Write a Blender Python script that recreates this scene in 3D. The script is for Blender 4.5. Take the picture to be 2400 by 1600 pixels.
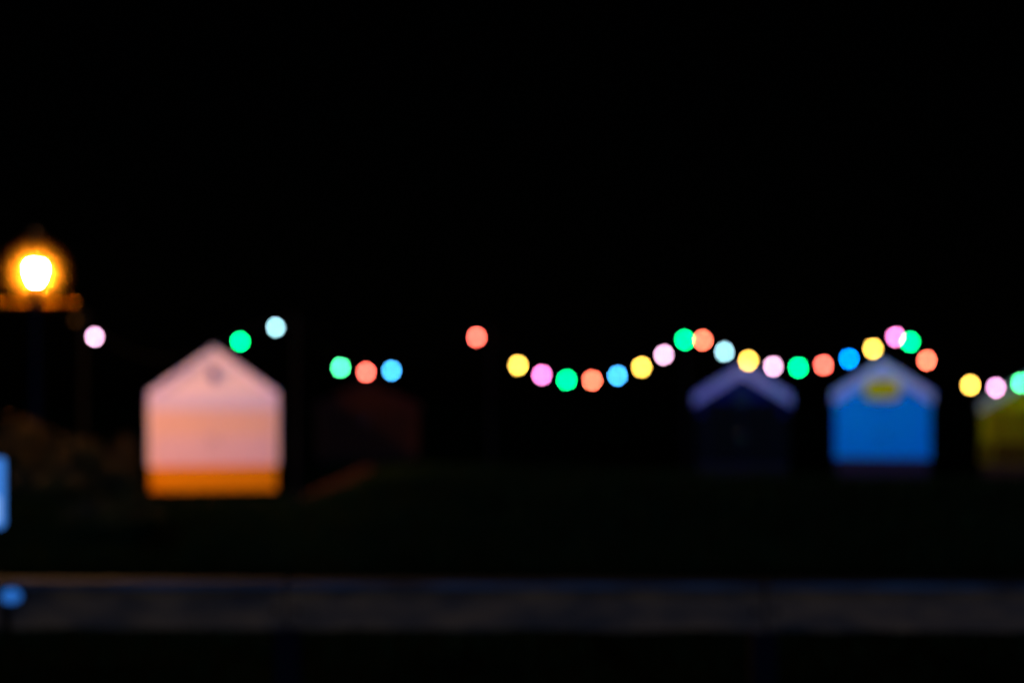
import bpy, bmesh, math, random
from mathutils import Vector, Matrix, noise
R = math.radians
for o in list(bpy.data.objects): bpy.data.objects.remove(o)
S = bpy.context.scene
C = S.collection
random.seed(11)

# ------------------------------------------------------------ camera
F = 3333.0; HOR = 933.0; CAMZ = 1.6        # photograph pixels (2400 wide), horizon row, eye height
cam_d = bpy.data.cameras.new('camera')
cam = bpy.data.objects.new('camera', cam_d); C.objects.link(cam); S.camera = cam
cam.location = (0, 0, CAMZ); cam.rotation_euler = (R(90), 0, 0)
cam_d.sensor_width = 36; cam_d.lens = 50; cam_d.shift_y = (HOR - 800) / 2400
cam_d.clip_start = 0.05; cam_d.clip_end = 6000
cam_d.dof.use_dof = True
cam_d.dof.focus_distance = 1.8             # focused close: everything beyond is a soft disc
cam_d.dof.aperture_fstop = 1.75
cam_d.dof.aperture_ratio = 1.06

# ------------------------------------------------------------ world, cool fill
SUN_EL, SUN_AZ = 6.5, 9.0                 # low cool fill for unseen street lights behind the camera, to its right
w = bpy.data.worlds.new("World"); S.world = w; w.use_nodes = True
nt = w.node_tree; bg = nt.nodes['Background']
sky = nt.nodes.new('ShaderNodeTexSky'); sky.sky_type = 'NISHITA'; sky.sun_disc = False
sky.sun_elevation = R(SUN_EL); sky.sun_rotation = R(180 - SUN_AZ)
nt.links.new(sky.outputs[0], bg.inputs[0]); bg.inputs[1].default_value = 0.00004
sd = bpy.data.lights.new('moon', 'SUN'); sd.energy = 1.3; sd.angle = R(2.0)
sd.color = (0.15, 0.27, 1.0)
sun = bpy.data.objects.new('moon', sd); C.objects.link(sun)
dirv = Vector((-math.sin(R(SUN_AZ)) * math.cos(R(SUN_EL)), math.cos(R(SUN_AZ)) * math.cos(R(SUN_EL)), -math.sin(R(SUN_EL))))
sun.rotation_euler = dirv.to_track_quat('-Z', 'Y').to_euler()
sun.location = (10, -20, 10)

S.view_settings.view_transform = 'Standard'; S.view_settings.look = 'None'
S.view_settings.exposure = 0; S.view_settings.gamma = 1
S.render.engine = 'CYCLES'
cy = S.cycles
cy.use_denoising = True
try:
    cy.denoiser = 'OPENIMAGEDENOISE'; cy.denoising_input_passes = 'RGB_ALBEDO_NORMAL'; cy.denoising_prefilter = 'ACCURATE'
except Exception: pass
cy.use_adaptive_sampling = False
cy.max_bounces = 5; cy.diffuse_bounces = 2; cy.glossy_bounces = 2; cy.transparent_max_bounces = 12; cy.volume_bounces = 0
cy.caustics_reflective = False; cy.caustics_refractive = False
cy.sample_clamp_direct = 0; cy.sample_clamp_indirect = 4

def at(px, py, Y): return Vector(((px - 1200) / F * Y, Y, CAMZ - (py - HOR) / F * Y))

# ------------------------------------------------------------ materials
def mat(name, col, rough=.6, var=.15, scale=6.0, metal=0.0, bump=.15, stretch=(1, 1, 1), col2=None, spec=.3):
    m = bpy.data.materials.new(name); m.use_nodes = True
    n, l = m.node_tree.nodes, m.node_tree.links
    b = n['Principled BSDF']
    tc = n.new('ShaderNodeTexCoord'); mp = n.new('ShaderNodeMapping'); mp.inputs['Scale'].default_value = stretch
    l.new(tc.outputs['Object'], mp.inputs[0])
    ns = n.new('ShaderNodeTexNoise'); ns.inputs['Scale'].default_value = scale; ns.inputs['Detail'].default_value = 6
    l.new(mp.outputs[0], ns.inputs['Vector'])
    rp = n.new('ShaderNodeValToRGB')
    rp.color_ramp.elements[0].position = .3; rp.color_ramp.elements[1].position = .7
    c2 = col2 or tuple(min(1, c * (1 + var)) for c in col)
    c1 = col if col2 else tuple(c * (1 - var) for c in col)
    rp.color_ramp.elements[0].color = (*c1, 1); rp.color_ramp.elements[1].color = (*c2, 1)
    l.new(ns.outputs['Fac'], rp.inputs[0]); l.new(rp.outputs[0], b.inputs['Base Color'])
    b.inputs['Roughness'].default_value = rough; b.inputs['Metallic'].default_value = metal
    b.inputs['Specular IOR Level'].default_value = spec
    if bump:
        bp = n.new('ShaderNodeBump'); bp.inputs['Strength'].default_value = bump; bp.inputs['Distance'].default_value = .01
        l.new(ns.outputs['Fac'], bp.inputs['Height']); l.new(bp.outputs[0], b.inputs['Normal'])
    return m
def emat(name, col, strength):
    m = bpy.data.materials.new(name); m.use_nodes = True
    n, l = m.node_tree.nodes, m.node_tree.links
    n.remove(n['Principled BSDF'])
    e = n.new('ShaderNodeEmission'); e.inputs[0].default_value = (*col, 1); e.inputs[1].default_value = strength
    l.new(e.outputs[0], n['Material Output'].inputs[0])
    return m
M = {}
M['black_metal'] = mat('black_metal', (.004, .004, .004), .9, bump=0, spec=.02)
M['cable'] = mat('black_rubber', (.006, .006, .006), .9, spec=.05)
M['glossy_metal'] = mat('painted_iron', (.17, .06, .0), .6, spec=.0)
M['post_paint'] = mat('black_painted_iron', (.006, .006, .006), .8, spec=.05)
M['chrome'] = mat('handle_metal', (.4, .38, .35), .35, metal=1)

# ------------------------------------------------------------ mesh helpers
def box(bm, x0, x1, y0, y1, z0, z1, mtx=None):
    v = [bm.verts.new(p) for p in ((x0,y0,z0),(x1,y0,z0),(x1,y1,z0),(x0,y1,z0),(x0,y0,z1),(x1,y0,z1),(x1,y1,z1),(x0,y1,z1))]
    for f in ((0,3,2,1),(4,5,6,7),(0,1,5,4),(1,2,6,5),(2,3,7,6),(3,0,4,7)): bm.faces.new([v[i] for i in f])
    if mtx: bmesh.ops.transform(bm, matrix=mtx, verts=v)
    return v
def prism(bm, pts, y0, y1):            # outline in x,z extruded along y
    a = [bm.verts.new((p[0], y0, p[1])) for p in pts]; b = [bm.verts.new((p[0], y1, p[1])) for p in pts]
    n = len(pts)
    bm.faces.new(a); bm.faces.new(b[::-1])
    for i in range(n): bm.faces.new((a[i], b[i], b[(i+1) % n], a[(i+1) % n]))
def lathe(bm, prof, c=(0,0,0), seg=20):
    rings = []
    for r, z in prof:
        rings.append([bm.verts.new((c[0] + r*math.cos(2*math.pi*k/seg), c[1] + r*math.sin(2*math.pi*k/seg), c[2] + z)) for k in range(seg)])
    for a, b in zip(rings, rings[1:]):
        for k in range(seg): bm.faces.new((a[k], a[(k+1) % seg], b[(k+1) % seg], b[k]))
    bm.faces.new(rings[0][::-1]); bm.faces.new(rings[-1])
def tube(bm, pts, r, seg=8):
    pts = [Vector(p) for p in pts]; rings = []
    rr = r if isinstance(r, (list, tuple)) else [r]*len(pts)
    for i, p in enumerate(pts):
        t = (pts[min(i+1, len(pts)-1)] - pts[max(i-1, 0)]).normalized()
        u = t.cross(Vector((0,0,1)));
        if u.length < .01: u = t.cross(Vector((0,1,0)))
        u.normalize(); v = t.cross(u)
        rings.append([bm.verts.new(p + rr[i]*(math.cos(2*math.pi*k/seg)*u + math.sin(2*math.pi*k/seg)*v)) for k in range(seg)])
    for a, b in zip(rings, rings[1:]):
        for k in range(seg): bm.faces.new((a[k], a[(k+1) % seg], b[(k+1) % seg], b[k]))
    bm.faces.new(rings[0][::-1]); bm.faces.new(rings[-1])
def obj(name, bm, m, parent=None, smooth=False, bevel=0):
    me = bpy.data.meshes.new(name)
    bmesh.ops.recalc_face_normals(bm, faces=bm.faces[:])
    bm.to_mesh(me); bm.free(); me.materials.append(m)
    if smooth: me.polygons.foreach_set('use_smooth', [True]*len(me.polygons))
    o = bpy.data.objects.new(name, me); C.objects.link(o)
    if parent: o.parent = parent
    if bevel:
        md = o.modifiers.new('bevel', 'BEVEL'); md.width = bevel; md.segments = 2; md.limit_method = 'ANGLE'
    return o
def thing(name, label, cat, loc=(0,0,0), rz=0, group=None):
    o = bpy.data.objects.new(name, None); C.objects.link(o); o.empty_display_size = .2
    o.location = loc; o.rotation_euler = (0, 0, rz)
    return tag(o, label, cat, group)
def tag(o, label, cat, group=None):
    o['label'] = label; o['category'] = cat
    if group: o['group'] = group
    return o
NB = bmesh.new

# ------------------------------------------------------------ ground
def lerp(t, pts):
    if t <= pts[0][0]: return pts[0][1]
    for (a, va), (b, vb) in zip(pts, pts[1:]):
        if t <= b: return va + (vb - va)*(t - a)/(b - a)
    return pts[-1][1]
RIDGE = [(-600,1140),(0,1150),(300,1172),(690,1176),(780,1160),(900,1128),(1050,1112),(1300,1112),(1600,1120),(2000,1128),(2400,1132),(3000,1130)]
BANK = [(0,1200),(660,1200),(700,1166),(770,1130),(850,1094),(950,1082),(1150,1088),(1400,1110),(1600,1190)]
def gz(x, y):
    d = math.hypot(x, y)
    z = 0.05*noise.noise(Vector((x*.5, y*.5, 0))) if d < 120 else 0
    if y > 7:
        px = 1200 + F*x/15.0
        h = CAMZ - (lerp(px, RIDGE) - HOR)/F*15.0
        s = 3.0 if y < 15 else 1.8
        z = z*.6 + h*math.exp(-((y-15)/s)**2) + .02*noise.noise(Vector((x*2, y*2, 3)))*math.exp(-((y-15)/4)**2)
    if y < 6.6: z *= max(0, (y-4)/2.6) if y > 4 else 0
    px2 = 1200 + F*x/22.6
    h2 = CAMZ - (lerp(px2, BANK) - HOR)/F*22.6
    z += max(0, h2)*math.exp(-((y-22.6)/1.1)**2)*(1 if y < 22.6 else math.exp(-((y-22.6)/1.1)**2))
    # a low rise that carries the dark hut further back
    z += .38*math.exp(-((x+2.75)/1.6)**4 - ((y-29.3)/2.6)**4)
    if y > 20.5 and z > 0 : z = z if abs(x+2.75) < 4 else z*.3
    return z
def axis(lo, hi, step, far):
    a = []; t = lo
    while t <= hi: a.append(t); t += step
    g = step; t = hi
    while t < far: g *= 1.35; t += g; a.append(t)
    g = step; t = lo; pre = []
    while t > -far: g *= 1.35; t -= g; pre.append(t)
    return pre[::-1] + a
xs = axis(-16, 18, .3, 2500); ys = axis(-3, 34, .3, 2500)
bm = NB()
vg = [[bm.verts.new((x, y, gz(x, y))) for y in ys] for x in xs]
for i in range(len(xs)-1):
    for j in range(len(ys)-1): bm.faces.new((vg[i][j], vg[i+1][j], vg[i+1][j+1], vg[i][j+1]))
M['turf'] = mat('turf', (.003, .007, .0015), .95, scale=1.0, col2=(.010, .017, .003), bump=.5, spec=.0)
g = obj('ground', bm, M['turf'], smooth=True); g['kind'] = 'structure'
# sandy path running away from the camera beside the pink hut
M['sand'] = mat('sandy_path', (.036, .011, .002), .95, scale=9, bump=.4, spec=.1)
bm = NB(); rows = []
for k in range(50):
    x = -5.6 + k*.07; yc = 22.0 + .06*math.sin(x*4) + (max(0, x+2.6)*1.2)
    rows.append([bm.verts.new((x, yc+dy*(.30+.05*math.sin(x*5+dy)), gz(x, yc+dy*.30) + .012)) for dy in (-1, -.5, 0, .5, 1)])
for a, b in zip(rows, rows[1:]):
    for k in range(4): bm.faces.new((a[k], b[k], b[k+1], a[k+1]))
p = obj('path', bm, M['sand'], smooth=True); p['kind'] = 'structure'
# paving under the photographer
M['paving'] = mat('paving', (.08, .08, .085), .8, scale=12, bump=.3)
bm = NB()
for i in range(-10, 11):
    for j in range(-4, 9): box(bm, i*.6+.006, i*.6+.594, j*.6+.006, j*.6+.594, .01, .05)
p = obj('paving', bm, M['paving'], bevel=.004); p['kind'] = 'structure'
# grass on the bank
M['grass'] = mat('grass_blades', (.006, .014, .002), .95, scale=1.2, col2=(.014, .026, .004), bump=0, spec=.02)
bm = NB()
for _ in range(33000):
    y = random.uniform(8.6, 27) if random.random() < .25 else random.gauss(13.2, 2.2)
    if y < 7.2: continue
    x = random.uniform(-.54, .54)*y
    if -5.6 < x < -2.1 and y > 21.4 and y < 23: continue
    if y > 22.4 and (abs(x+4.83) < 1.5 or x > 3): continue
    z = gz(x, y) - .01; h = random.uniform(.05, .15); a = random.uniform(0, 6.28); wd = .006
    lx, ly = random.uniform(-.05, .05), random.uniform(-.05, .05)
    v = [bm.verts.new((x - wd*math.cos(a), y - wd*math.sin(a), z)), bm.verts.new((x + wd*math.cos(a), y + wd*math.sin(a), z)),
         bm.verts.new((x + lx*.4 + wd*.7*math.cos(a), y + ly*.4 + wd*.7*math.sin(a), z + h*.6)), bm.verts.new((x + lx, y + ly, z + h)),
         bm.verts.new((x + lx*.4 - wd*.7*math.cos(a), y + ly*.4 - wd*.7*math.sin(a), z + h*.6))]
    bm.faces.new(v)
gr = obj('grass', bm, M['grass']); gr['kind'] = 'stuff'; gr['label'] = 'short dark grass covering the bank below the huts'

# ------------------------------------------------------------ beach huts
def paint(name, col, **k): return mat(name, col, .7, spec=.04, var=.07, scale=14, stretch=(1, 1, 6), bump=.2, **k)
def beach_hut(label, px, apex, eave, base, Y, wall_w, roof_w, trim_h, cols, plaque, depth=2.3, base_h=.2, lintel=None, rz=0, kick=None, plaque_col=None):
    s = Y/F
    c = at(px, base, Y)
    z0 = c.z
    H = CAMZ - (apex-HOR)*s - z0; E = CAMZ - (eave-HOR)*s - z0
    W = wall_w*s/2; RW = roof_w*s/2
    t = thing('beach_hut', label, 'beach hut', (c.x, Y, z0), math.atan2(-c.x, Y), 'row of painted beach huts on the bank')
    slope = (H-E)/RW; th = .05
    def roofz(x): return H - slope*abs(x)
    # wall: shell behind, lapped weatherboards in front
    bm = NB(); k = th/math.cos(math.atan(slope)) + .01
    prism(bm, [(-W, base_h), (W, base_h), (W, roofz(W)-k), (0, H-k), (-W, roofz(W)-k)], .03, depth)
    z = base_h
    while z < H - k - .03:
        z1 = min(z + .115, H - k)
        def hw(zz): return min(W, max(.0, (H - k - zz)/slope))
        a, b = hw(z), hw(z1)
        if a > .03:
            v = [bm.verts.new(p) for p in ((-a, -.012, z), (a, -.012, z), (max(b, .01), .006, z1), (-max(b, .01), .006, z1),
                                           (-a, .028, z), (a, .028, z), (max(b, .01), .028, z1), (-max(b, .01), .028, z1))]
            for f in ((0,1,2,3),(0,4,5,1),(2,6,7,3),(0,3,7,4),(1,5,6,2)): bm.faces.new([v[i] for i in f])
        z += .12
    for sx in (-1, 1):                      # side boards
        z = base_h
        while z < roofz(W) - k - .12:
            v = [bm.verts.new(p) for p in ((sx*(W+.015), .03, z), (sx*(W+.015), depth-.002, z), (sx*(W+.002), depth-.002, z+.118), (sx*(W+.002), .03, z+.118))]
            bm.faces.new(v if sx > 0 else v[::-1]); z += .12
    obj('wall', bm, cols['wall'], t)
    for sx in (-1, 1):
        bm = NB(); box(bm, sx*W - (.0 if sx > 0 else .035), sx*W + (.035 if sx > 0 else 0), -.035, .05, base_h, roofz(W)-k-.01)
        obj('corner_board', bm, cols['wall'] if lintel else cols['door'], t)
    # roof
    bm = NB()
    for sx in (-1, 1):
        prism(bm, [(0, H), (sx*RW, roofz(RW)), (sx*RW, roofz(RW)-th), (0, H-th)] if sx > 0 else [(0, H-th), (sx*RW, roofz(RW)-th), (sx*RW, roofz(RW)), (0, H)], -.10, depth+.12)
    rf = obj('roof', bm, cols['roof'], t)
    bm = NB(); box(bm, -.06, .06, -.12, depth+.14, H-.012, H+.02); obj('ridge_cap', bm, cols['roof'], rf, bevel=.008)
    for sx in (-1, 1):
        bm = NB(); dz = trim_h
        prism(bm, [(0, H+.01), (sx*(RW+.01), roofz(RW)+.01), (sx*(RW+.01), roofz(RW)-dz), (0, H-dz)], -.135, -.105)
        obj('bargeboard', bm, cols['trim'], t, bevel=.004)
    # base and step
    bm = NB(); box(bm, -W, W, -.10, depth, 0.0, base_h-.006)
    for i in range(int(2*W/.14)+1):
        x = -W + i*.145
        if x+.13 < W+.02: box(bm, x, x+.135, -.12, -.102, .01, base_h-.02)
    obj('base', bm, cols['base'], t)
    # doors
    top = min(base_h+1.95, E - (trim_h*.3) - .12)
    dw = W*(.94 if lintel else .80)
    bm = NB()
    for x0, x1, za, zb in ((-dw-.06, -dw, base_h, top+.06), (dw, dw+.06, base_h, top+.06), (-dw, dw, top, top+.06)): box(bm, x0, x1, -.03, -.013, za, zb)
    obj('door_frame', bm, cols['door'], t)
    for sx in (-1, 1):
        bm = NB(); n = 6
        for i in range(n):
            a = .006 + (dw-.012)*i/n; b = .006 + (dw-.012)*(i+1)/n - .006
            box(bm, min(sx*a, sx*b), max(sx*a, sx*b), -.027, -.012, base_h+.01, top-.006)
        d = obj('door', bm, cols['door'], t)
        bm = NB(); tube(bm, [(sx*.05, -.028, .75), (sx*.05, -.06, .77), (sx*.05, -.06, .87), (sx*.05, -.028, .89)], .008)
        obj('handle', bm, M['chrome'], d, smooth=True)
        for hz in (base_h+.18, top-.2):
            bm = NB(); box(bm, min(sx*dw, sx*(dw-.3)), max(sx*dw, sx*(dw-.3)), -.034, -.028, hz, hz+.035); obj('hinge', bm, cols['door'], d)
        if kick:
            bm = NB(); box(bm, min(sx*.02, sx*(dw-.02)), max(sx*.02, sx*(dw-.02)), -.036, -.0275, base_h+.02, base_h+kick); obj('kick_panel', bm, cols['kick'], d)
    if kick:
        for sx in (-1, 1):
            bm = NB(); box(bm, min(sx*(dw+.061), sx*W), max(sx*(dw+.061), sx*W), -.03, -.013, base_h+.02, base_h+kick); obj('side_panel', bm, cols['kick'], t)
    if lintel:
        za, zb = lintel
        bm = NB(); box(bm, -W-.035, W+.035, -.062, -.037, za, zb); obj('lintel', bm, cols['lintel'], t, bevel=.004)
    if plaque:
        x, py, w_, h_ = plaque; zc = CAMZ - (py-HOR)*s - z0
        bm = NB(); pts = []
        for k2 in range(28):
            a = 2*math.pi*k2/28; q = 2.0 if w_ <= h_ else 3.2
            ca, sa = math.cos(a), math.sin(a)
            pts.append((x + w_/2*math.copysign(abs(ca)**(2/q), ca), zc + h_/2*math.copysign(abs(sa)**(2/q), sa)))
        prism(bm, pts, -.17, -.14); obj('plaque', bm, plaque_col, t)
    return t

P = {}
pink = dict(wall=paint('pink_paint', (.93, .73, .62)), trim=paint('pale_pink_trim', (.92, .74, .80)), roof=mat('grey_felt', (.12, .10, .13), .9, scale=30),
            base=paint('amber_wood', (.86, .29, .0)), door=paint('peach_door', (.92, .57, .34)), lintel=paint('lilac_board', (.80, .64, .64)), kick=paint('mauve_panel', (.86, .56, .45)))
beach_hut('pale pink beach hut glowing under the amber street lamp, amber base, largest of the huts', 501, 815, 921, 1149, 23.0, 288, 294, .10, pink, (0, 876, .15, .22),
          base_h=.40, lintel=(1.30, 1.60), kick=.48, plaque_col=paint('violet_plaque', (.08, .05, .20)))
brown = dict(wall=paint('maroon_paint', (.032, .007, .0005)), trim=paint('maroon_trim', (.03, .006, .002)), roof=mat('dark_felt', (.02, .02, .02), .9), base=paint('dark_wood', (.01, .004, .001)), door=paint('brown_door', (.02, .005, .0002)))
beach_hut('very dark maroon beach hut behind, just to the right of the pink hut', 860, 893, 950, 1082, 28.2, 232, 248, .12, brown, None, base_h=.12)
navy = dict(kick=paint('black_panel', (.001, .003, .003)), wall=paint('navy_paint', (.002, .006, .08)), trim=paint('lavender_trim', (.22, .29, .66)), roof=mat('slate_felt', (.02, .02, .03), .9), base=paint('black_wood', (.01, .01, .01)), door=paint('navy_door', (.001, .003, .004)))  # lower front panels blackened to carry the light falloff below the gable
beach_hut('dark navy beach hut with lavender bargeboards, under the festoon bulbs', 1740, 855, 925, 1118, 28.0, 204, 224, .22, navy, (0, 930, .3, .3), base_h=.24, kick=.98, plaque_col=paint('dark_blue_plaque', (.01, .03, .06)))
blue = dict(wall=paint('bright_blue_paint', (.0, .46, .94)), trim=paint('pale_blue_trim', (.36, .66, .99)), roof=mat('slate_felt_blue', (.02, .02, .03), .9), base=paint('charred_wood', (.03, .02, .03)), door=paint('blue_door', (.0, .45, .93)))  # dark plinth raised so its colour also carries the light falloff below
beach_hut('bright blue beach hut with a yellow plaque in its gable', 2068, 846, 920, 1118, 28.0, 208, 226, .22, blue, (0, 912, .68, .40), base_h=.38, plaque_col=paint('yellow_plaque', (.62, .72, .0)))
yel = dict(wall=paint('olive_yellow_paint', (.42, .36, .0)), trim=paint('grey_trim', (.34, .42, .28)), roof=mat('slate_felt_grey', (.02, .02, .03), .9), kick=paint('umber_panel', (.06, .028, .0)), base=paint('umber_wood', (.05, .02, .01)), door=paint('umber_door', (.22, .16, .0)))  # umber panels and darker door paint in the light fading downwards
beach_hut('olive yellow beach hut with grey bargeboards, cut off by the right edge', 2420, 872, 944, 1118, 28.0, 224, 236, .20, yel, None, base_h=.26, kick=.4)

# ------------------------------------------------------------ festoon poles, cables, bulbs
def pole(px, py, Y, label, foot=None):
    top = at(px, py, Y); z = at(px, foot, Y).z if foot else gz(top.x, Y)
    t = thing('festoon_pole', label, 'pole', (top.x, Y, z), 0, 'dark poles carrying the festoon lights')
    h = top.z - z
    prof = [(.026, -.03), (.026, h), (.03, h+.01), (.02, h+.04)] if foot else [(.05, -.3), (.05, 1.0), (.038, 1.05), (.03, h), (.036, h+.01), (.02, h+.04)]
    bm = NB(); lathe(bm, prof, seg=14); obj('shaft', bm, M['black_metal'], t, smooth=True)
    bm = NB(); lathe(bm, [(.045, -.04), (.045, .06), (.03, .08)] if foot else [(.09, -.1), (.09, .12), (.06, .16)], seg=14); obj('pole_base', bm, M['black_metal'], t)
    bm = NB(); tube(bm, [(-.06, -.035, h-.03), (0, -.05, h-.02), (.06, -.035, h-.03)], .008); obj('hook', bm, M['black_metal'], t)
    return Vector((top.x, Y-.05, top.z))
PL = [pole(196, 738, 22.0, 'black festoon pole beside the street lamp'),
      pole(694, 745, 22.0, 'black festoon pole just right of the pink hut'),
      pole(1150, 768, 26.0, 'black festoon pole in the middle of the lights'),
      pole(1609, 768, 28.2, 'black festoon pole close to the left wall of the navy hut'),
      pole(2117, 768, 28.0, 'short black mast on the roof of the blue hut', 884),
      pole(2640, 770, 27.3, 'black festoon pole beyond the yellow hut')]
COL = {  # level wanted in the blurred disc (linear)
 'yellow': (1.7, .98, .13), 'red': (2.4, .27, .19), 'coral': (2.4, .33, .18), 'green': (.0, 2.0, .42), 'mint': (.13, 2.0, .62),
 'blue': (.0, .40, 1.6), 'sky': (.09, .68, 1.5), 'rose': (1.3, .52, 1.05), 'pink': (1.7, .34, 1.05), 'blush': (1.3, .66, 1.05), 'ice': (.42, .85, .98), 'amber': (.007, .0025, .0003)}  # amber: street lamp reflected in an unlit bulb, as dim emission
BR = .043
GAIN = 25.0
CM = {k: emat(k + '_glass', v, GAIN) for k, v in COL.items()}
def bulb(px, py, col, Y, label, r=BR):
    c = at(px, py, Y); r = r*Y/26.6
    o = thing('festoon_bulb', label, 'light bulb', (c.x, Y, c.z + r), 0, 'coloured festoon bulbs strung above the huts')
    bm = NB()
    prof = [(r*math.sin(a)*(1 if a < 2.3 else .96), -r - r*math.cos(a)) for a in [.12 + i*(2.72-.12)/12 for i in range(13)]]
    lathe(bm, [(q[0], q[1]) for q in prof], seg=16)
    obj('globe', bm, CM[col], o, smooth=True)
    bm = NB(); lathe(bm, [(r*.42, -r*.12), (r*.5, 0), (r*.5, .05), (r*.3, .062), (.012, .075)], seg=12)
    obj('socket', bm, M['cable'], o, smooth=True)
    return Vector((c.x, Y, c.z + r + .075))
SP = [
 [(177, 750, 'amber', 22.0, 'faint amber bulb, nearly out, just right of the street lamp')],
 [(222, 789, 'blush', 22.0, 'blush white bulb alone between the street lamp and the pink hut'),
  (563, 800, 'green', 22.0, 'green bulb beside the right slope of the pink hut roof'),
  (646, 767, 'ice', 22.0, 'icy pale cyan bulb up and right of the pink hut')],
 [(798, 861, 'mint', 23.4, 'mint green bulb, left of the three hanging between pink hut and middle gap'),
  (858, 872, 'red', 23.9, 'red bulb between a mint green and a blue one, above the dark maroon hut'),
  (918, 868, 'sky', 24.4, 'blue bulb, right of the three above the dark maroon hut'),
  (1117, 790, 'red', 25.8, 'red bulb alone in the middle, high up on its string')],
 [(1214, 856, 'yellow', 26.1, 'yellow bulb, first on the low central string'),
  (1270, 878, 'pink', 26.2, 'pink bulb between a yellow and a green one on the central string'),
  (1328, 890, 'green', 26.3, 'green bulb at the bottom of the central string'),
  (1388, 891, 'coral', 26.3, 'coral red bulb at the bottom of the central string'),
  (1447, 880, 'sky', 26.4, 'sky blue bulb between coral and yellow on the central string'),
  (1504, 860, 'yellow', 26.4, 'yellow bulb rising on the right half of the central string'),
  (1556, 831, 'blush', 26.5, 'blush white bulb below the overlapping green and red pair'),
  (1605, 796, 'green', 27.1, 'green bulb overlapping a coral one, up left of the navy hut')],
 [(1647, 797, 'coral', 27.3, 'coral bulb overlapping a green one, up left of the navy hut'),
  (1698, 824, 'ice', 27.3, 'icy pale bulb up left of the navy hut gable'),
  (1754, 845, 'yellow', 27.3, 'yellow bulb right over the tip of the navy hut gable'),
  (1812, 858, 'blush', 27.3, 'blush white bulb over the right slope of the navy hut roof'),
  (1871, 861, 'green', 27.3, 'green bulb at the right end of the navy hut roof'),
  (1930, 855, 'red', 27.3, 'red bulb between the navy and the blue hut'),
  (1990, 841, 'blue', 27.3, 'deep blue bulb over the left slope of the blue hut roof'),
  (2046, 817, 'yellow', 27.3, 'yellow bulb close above the tip of the blue hut gable'),
  (2099, 789, 'pink', 27.3, 'pink bulb overlapping a green one, above the blue hut')],
 [(2133, 801, 'green', 27.3, 'green bulb overlapping a pink one, above the blue hut'),
  (2172, 844, 'coral', 27.3, 'coral red bulb over the right slope of the blue hut roof'),
  (2274, 902, 'yellow', 27.3, 'yellow bulb in the gap between blue and yellow huts'),
  (2334, 908, 'rose', 27.3, 'pink bulb over the left bargeboard of the yellow hut'),
  (2392, 897, 'mint', 27.3, 'mint green bulb cut by the right edge of the photo')],
]
def catmull(p, n=8):
    q = [p[0]*2-p[1]] + p + [p[-1]*2-p[-2]]; out = []
    for i in range(1, len(q)-2):
        for k in range(n):
            t = k/n; a, b, c, d = q[i-1], q[i], q[i+1], q[i+2]
            out.append(.5*((2*b) + (c-a)*t + (2*a-5*b+4*c-d)*t*t + (3*b-a-3*c+d)*t**3))
    return out + [p[-1]]
CL = ['black cable running left from the pole beside the street lamp', 'black cable sagging across the front of the pink hut', 'black cable from the pink hut pole to the middle pole',
      'black cable of the central string of eight bulbs', 'black cable over the navy hut with nine bulbs', 'black cable running right from the blue hut over the yellow hut']
ends = [(at(-260, 700, 22.0), PL[0])] + [(PL[i], PL[i+1]) for i in range(5)]
for i, sp in enumerate(SP):
    a, b = ends[i]
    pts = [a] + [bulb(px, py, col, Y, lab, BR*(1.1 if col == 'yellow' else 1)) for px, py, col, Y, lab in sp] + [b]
    if i == 1:   # the unlit middle of the span
        m1, m2 = pts[1], pts[2]
        pts[2:2] = [m1.lerp(m2, t) + Vector((0, 0, -.42*4*t*(1-t))) for t in (.2, .4, .6, .8)]
    if i == 5: pts[-1:-1] = [at(2520, 850, 27.3)]
    bm = NB(); tube(bm, catmull(pts), .007, 6)
    tag(obj('festoon_cable', bm, M['cable'], smooth=True), CL[i], 'cable', 'cables of the festoon lights')
bpy.context.view_layer.update()

# ------------------------------------------------------------ street lamp
LY = 18.0
lc = at(84, 640, LY); lz0 = gz(lc.x, LY)
t = thing('street_lamp', 'lit amber street lamp with crossbar, standing over the bushes at the left', 'street lamp', (lc.x, LY, lz0))
h = lc.z - lz0
bm = NB(); lathe(bm, [(.13, -.3), (.13, .5), (.09, .56), (.06, .7), (.055, 1.5), (.045, h-.42), (.06, h-.40), (.06, h-.36), (.035, h-.34), (.035, h-.22)], seg=18)
obj('post', bm, M['post_paint'], t, smooth=True)
bm = NB(); tube(bm, [(-.5, 0, h-.38), (0, 0, h-.38), (.5, 0, h-.38)], .018, 10)
for sx in (-1, 1): lathe(bm, [(.02, -.03), (.035, 0), (.02, .03)], (sx*.5, 0, h-.38), 12)
obj('crossbar', bm, M['glossy_metal'], t, smooth=True)
bm = NB(); lathe(bm, [(.055, h-.22), (.075, h-.20), (.075, h-.165)], seg=18); obj('lantern_base', bm, M['glossy_metal'], t)
bm = NB(); lathe(bm, [(.04, -.10), (.06, -.05), (.080, .03), (.083, .075), (.07, .095)], (0, 0, h), 24)
obj('lit_core', bm, emat('sodium_light', (1, .45, .16), 3150), t, smooth=True)
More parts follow.
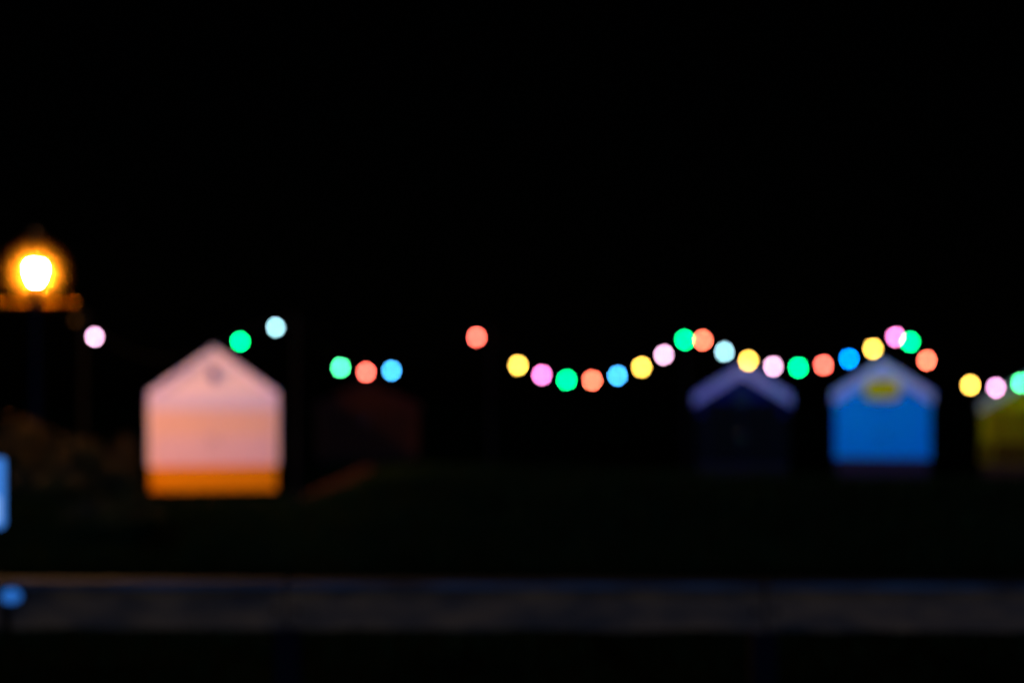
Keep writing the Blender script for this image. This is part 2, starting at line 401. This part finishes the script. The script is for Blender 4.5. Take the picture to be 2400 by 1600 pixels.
# added scatter volume for the bloom round the light, thinning out towards the rim
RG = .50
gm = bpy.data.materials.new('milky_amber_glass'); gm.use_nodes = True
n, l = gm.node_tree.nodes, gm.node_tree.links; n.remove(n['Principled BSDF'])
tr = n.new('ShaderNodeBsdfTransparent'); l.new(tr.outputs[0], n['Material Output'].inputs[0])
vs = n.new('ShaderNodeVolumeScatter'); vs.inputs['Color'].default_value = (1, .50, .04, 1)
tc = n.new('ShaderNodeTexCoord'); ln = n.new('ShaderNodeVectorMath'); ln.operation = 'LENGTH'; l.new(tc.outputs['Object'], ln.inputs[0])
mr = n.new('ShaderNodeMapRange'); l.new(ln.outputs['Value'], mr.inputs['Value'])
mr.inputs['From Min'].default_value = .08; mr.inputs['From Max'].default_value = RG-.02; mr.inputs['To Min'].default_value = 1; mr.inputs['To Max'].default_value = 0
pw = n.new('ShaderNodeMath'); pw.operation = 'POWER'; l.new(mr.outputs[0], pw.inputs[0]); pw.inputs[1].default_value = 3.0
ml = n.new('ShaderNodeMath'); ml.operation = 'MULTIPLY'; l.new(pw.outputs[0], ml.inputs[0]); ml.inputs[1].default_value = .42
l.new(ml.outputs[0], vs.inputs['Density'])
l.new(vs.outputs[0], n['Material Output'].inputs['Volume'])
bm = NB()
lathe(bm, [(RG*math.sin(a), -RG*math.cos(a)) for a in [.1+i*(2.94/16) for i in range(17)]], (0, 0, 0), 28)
gl = obj('globe', bm, gm, t, smooth=True); gl.location = (0, 0, h)  # sphere that only holds the added bloom
bm = NB(); lathe(bm, [(.05, .505), (.03, .52), (.012, .54), (.006, .58)], (0, 0, h), 16); obj('finial', bm, M['post_paint'], t, smooth=True)

# ------------------------------------------------------------ shrubs
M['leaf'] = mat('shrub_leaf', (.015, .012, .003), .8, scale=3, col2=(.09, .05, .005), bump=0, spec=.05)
M['stem'] = mat('shrub_stem', (.05, .035, .02), .9)
def shrub(px, topy, Y, rx, ry, label, n=3500, seed=0):
    rnd = random.Random(seed); c = at(px, topy, Y); z0 = gz(c.x, Y); H = c.z - z0
    t = thing('shrub', label, 'shrub', (c.x, Y, z0), 0, 'dark shrubs on the bank')
    bm = NB(); tips = []
    for k in range(9):
        a = rnd.uniform(0, 6.28); u = rnd.uniform(.2, .85)
        e = Vector((math.cos(a)*rx*u, math.sin(a)*ry*u, H*rnd.uniform(.5, .85)))
        tube(bm, [(0, 0, -.1), e*.4 + Vector((0, 0, .1)), e], [.03, .018, .006], 6); tips.append(e)
    obj('stems', bm, M['stem'], t)
    bm = NB()
    clumps = [Vector((rnd.gauss(0, .42)*rx, rnd.gauss(0, .42)*ry, H*rnd.uniform(.25, .86))) for _ in range(46)]
    for _ in range(n):
        cl = clumps[rnd.randrange(len(clumps))]; rr = H*.16 + .06
        d = Vector((rnd.gauss(0, 1), rnd.gauss(0, 1), rnd.gauss(0, .8))).normalized()*rr*rnd.random()**.4
        p = cl + d
        if (p.x/rx)**2 + (p.y/ry)**2 > 1: continue
        lim = H*math.sqrt(max(0, 1 - .75*((p.x/rx)**2 + (p.y/ry)**2)))
        if p.z > lim or p.z < 0: continue
        nrm = (d + Vector((rnd.gauss(0, .04), rnd.gauss(0, .04), rnd.gauss(0, .04)))).normalized()
        u = nrm.cross(Vector((rnd.gauss(0, 1), rnd.gauss(0, 1), rnd.gauss(0, 1)))).normalized(); v = nrm.cross(u)
        s = rnd.uniform(.02, .045)
        bm.faces.new([bm.verts.new(p + u*s), bm.verts.new(p + v*s*.5), bm.verts.new(p - u*s), bm.verts.new(p - v*s*.5)])
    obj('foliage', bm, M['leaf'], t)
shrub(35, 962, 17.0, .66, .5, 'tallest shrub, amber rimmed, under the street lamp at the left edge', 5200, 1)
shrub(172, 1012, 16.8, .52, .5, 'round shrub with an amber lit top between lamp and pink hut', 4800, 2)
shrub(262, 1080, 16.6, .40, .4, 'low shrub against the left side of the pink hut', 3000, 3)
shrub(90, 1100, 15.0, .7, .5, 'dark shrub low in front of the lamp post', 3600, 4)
shrub(285, 1000, 25.5, .32, .3, 'small faint shrub behind, at the left wall of the pink hut', 1400, 5)
shrub(250, 1165, 13.5, .6, .5, 'dark bluish shrub below left of the pink hut', 3000, 6)

# ------------------------------------------------------------ timber rail in the foreground
M['rail'] = mat('weathered_timber', (.03, .018, .003), .8, scale=4.5, col2=(.19, .08, .012), stretch=(1, 1, 2.5), bump=.6, spec=.3)
M['cap'] = mat('worn_cap_board', (.015, .014, .008), .8, scale=2.6, col2=(.045, .09, .08), stretch=(1, 1, 1), bump=.4, spec=.1)  # bluish tone paints sky light on the rail top, with worn pale patches
M['post'] = mat('tarred_timber', (.003, .003, .003), .9, scale=6, spec=.03)
t = thing('timber_fence', 'broad weathered timber rail on posts across the foreground', 'fence', (0, 6.05, 0), R(-.9))
rt = CAMZ - (1379-HOR)/F*6.05; rb = CAMZ - (1470-HOR)/F*6.05
for k, (x0, x1) in enumerate(((-4.9, -2.96), (-2.95, -.96), (-.95, 1.06), (1.07, 3.06), (3.07, 5.0))):
    bm = NB(); n_ = 14; rng = random.Random(k)
    secs = []
    for i in range(n_+1):
        x = x0 + (x1-x0)*i/n_; a = rng.uniform(-.004, .004); b = rng.uniform(-.005, .005)
        secs.append([bm.verts.new(p) for p in ((x, -.06+a, rb+b), (x, -.06+a, rt-.03), (x, -.035, rt+b*.5), (x, .05, rt+b*.5), (x, .07, rt-.02), (x, .07, rb))])
    for p_, q_ in zip(secs, secs[1:]):
        for i in range(6): bm.faces.new((p_[i], p_[(i+1) % 6], q_[(i+1) % 6], q_[i]))
    bm.faces.new(secs[0]); bm.faces.new(secs[-1][::-1])
    obj('rail', bm, M['rail'], t)
    bm = NB(); box(bm, x0+.002, x1-.002, -.075, .085, rt+.008, rt+.034); obj('cap_board', bm, M['cap'], t, bevel=.006)
for x in (-2.955, -.955, 1.065, 3.065):
    bm = NB(); box(bm, x-.055, x+.055, -.05, .06, -.3, rb-.006); obj('post', bm, M['post'], t, bevel=.01)
    for dx in (-.03, .03):
        bm = NB(); lathe(bm, [(.013, 0), (.013, .008), (.006, .014)], seg=10)
        bmesh.ops.transform(bm, matrix=Matrix.Translation((x+dx*1.6, -.062, (rt+rb)/2)) @ Matrix.Rotation(R(90), 4, 'X'), verts=bm.verts[:])
        obj('bolt', bm, M['black_metal'], t)

# unidentified blue shapes on the rail and at the left edge; glow is added
c = at(20, 1398, 5.97)
t = thing('marker_lamp', 'small round blue glowing lamp on the timber rail at the left', 'lamp', (c.x, 5.97, c.z))
bm = NB(); lathe(bm, [(.044, 0), (.044, .012), (.036, .018)], seg=20)
bmesh.ops.transform(bm, matrix=Matrix.Translation((0, .05, 0)) @ Matrix.Rotation(R(90), 4, 'X'), verts=bm.verts[:]); obj('housing', bm, M['black_metal'], t)
bm = NB(); lathe(bm, [(.034, 0), (.031, .015), (.020, .028), (.006, .033)], seg=20)
bmesh.ops.transform(bm, matrix=Matrix.Translation((0, .032, 0)) @ Matrix.Rotation(R(90), 4, 'X'), verts=bm.verts[:]); obj('lens', bm, emat('blue_lens', (.025, .16, .60), .85), t, smooth=True)  # front of the knob, emission added
t.scale = (1.3, 1, .9)
SY = 5.0
c = at(-31, 1150, SY); s_ = SY/F
t = thing('lit_sign', 'bright blue backlit sign on a post, cut off by the left edge', 'sign', (c.x, SY, 0))
def rr(x0, x1, z0, z1, r, cut=0):
    pts = []
    for cx_, cz_, a0, rad in ((x1-r, z1-r, 0, r), (x0+r, z1-r, 90, r), (x0+r, z0+r, 180, r), (x1-r*1.6, z0+r*1.6, 270, r*1.6)):
        for k in range(5):
            a = R(a0 + 22.5*k); pts.append((cx_ + rad*math.cos(a), cz_ + rad*math.sin(a)))
    return pts
z_t = CAMZ - (1072-HOR)*s_; z_b = CAMZ - (1238-HOR)*s_
bm = NB(); prism(bm, rr(-.27, .068, z_b-.004, z_t+.004, .015), .006, .03); obj('housing', bm, M['black_metal'], t)
bm = NB(); prism(bm, rr(-.268, .066, z_b, z_t, .014), -.004, .004); obj('panel', bm, emat('sign_blue', (.05, .22, .72), .95), t)  # emission replaces the light falling on the board
bm = NB(); prism(bm, rr(-.25, .05, z_b+.02, z_b+.115, .012), -.010, -.006); obj('pale_field', bm, emat('sign_pale_blue', (.22, .40, .85), .95), t)
bm = NB(); tube(bm, [(-.14, .045, -.2), (-.14, .045, z_t-.03)], .02, 12); obj('post', bm, M['black_metal'], t, smooth=True)
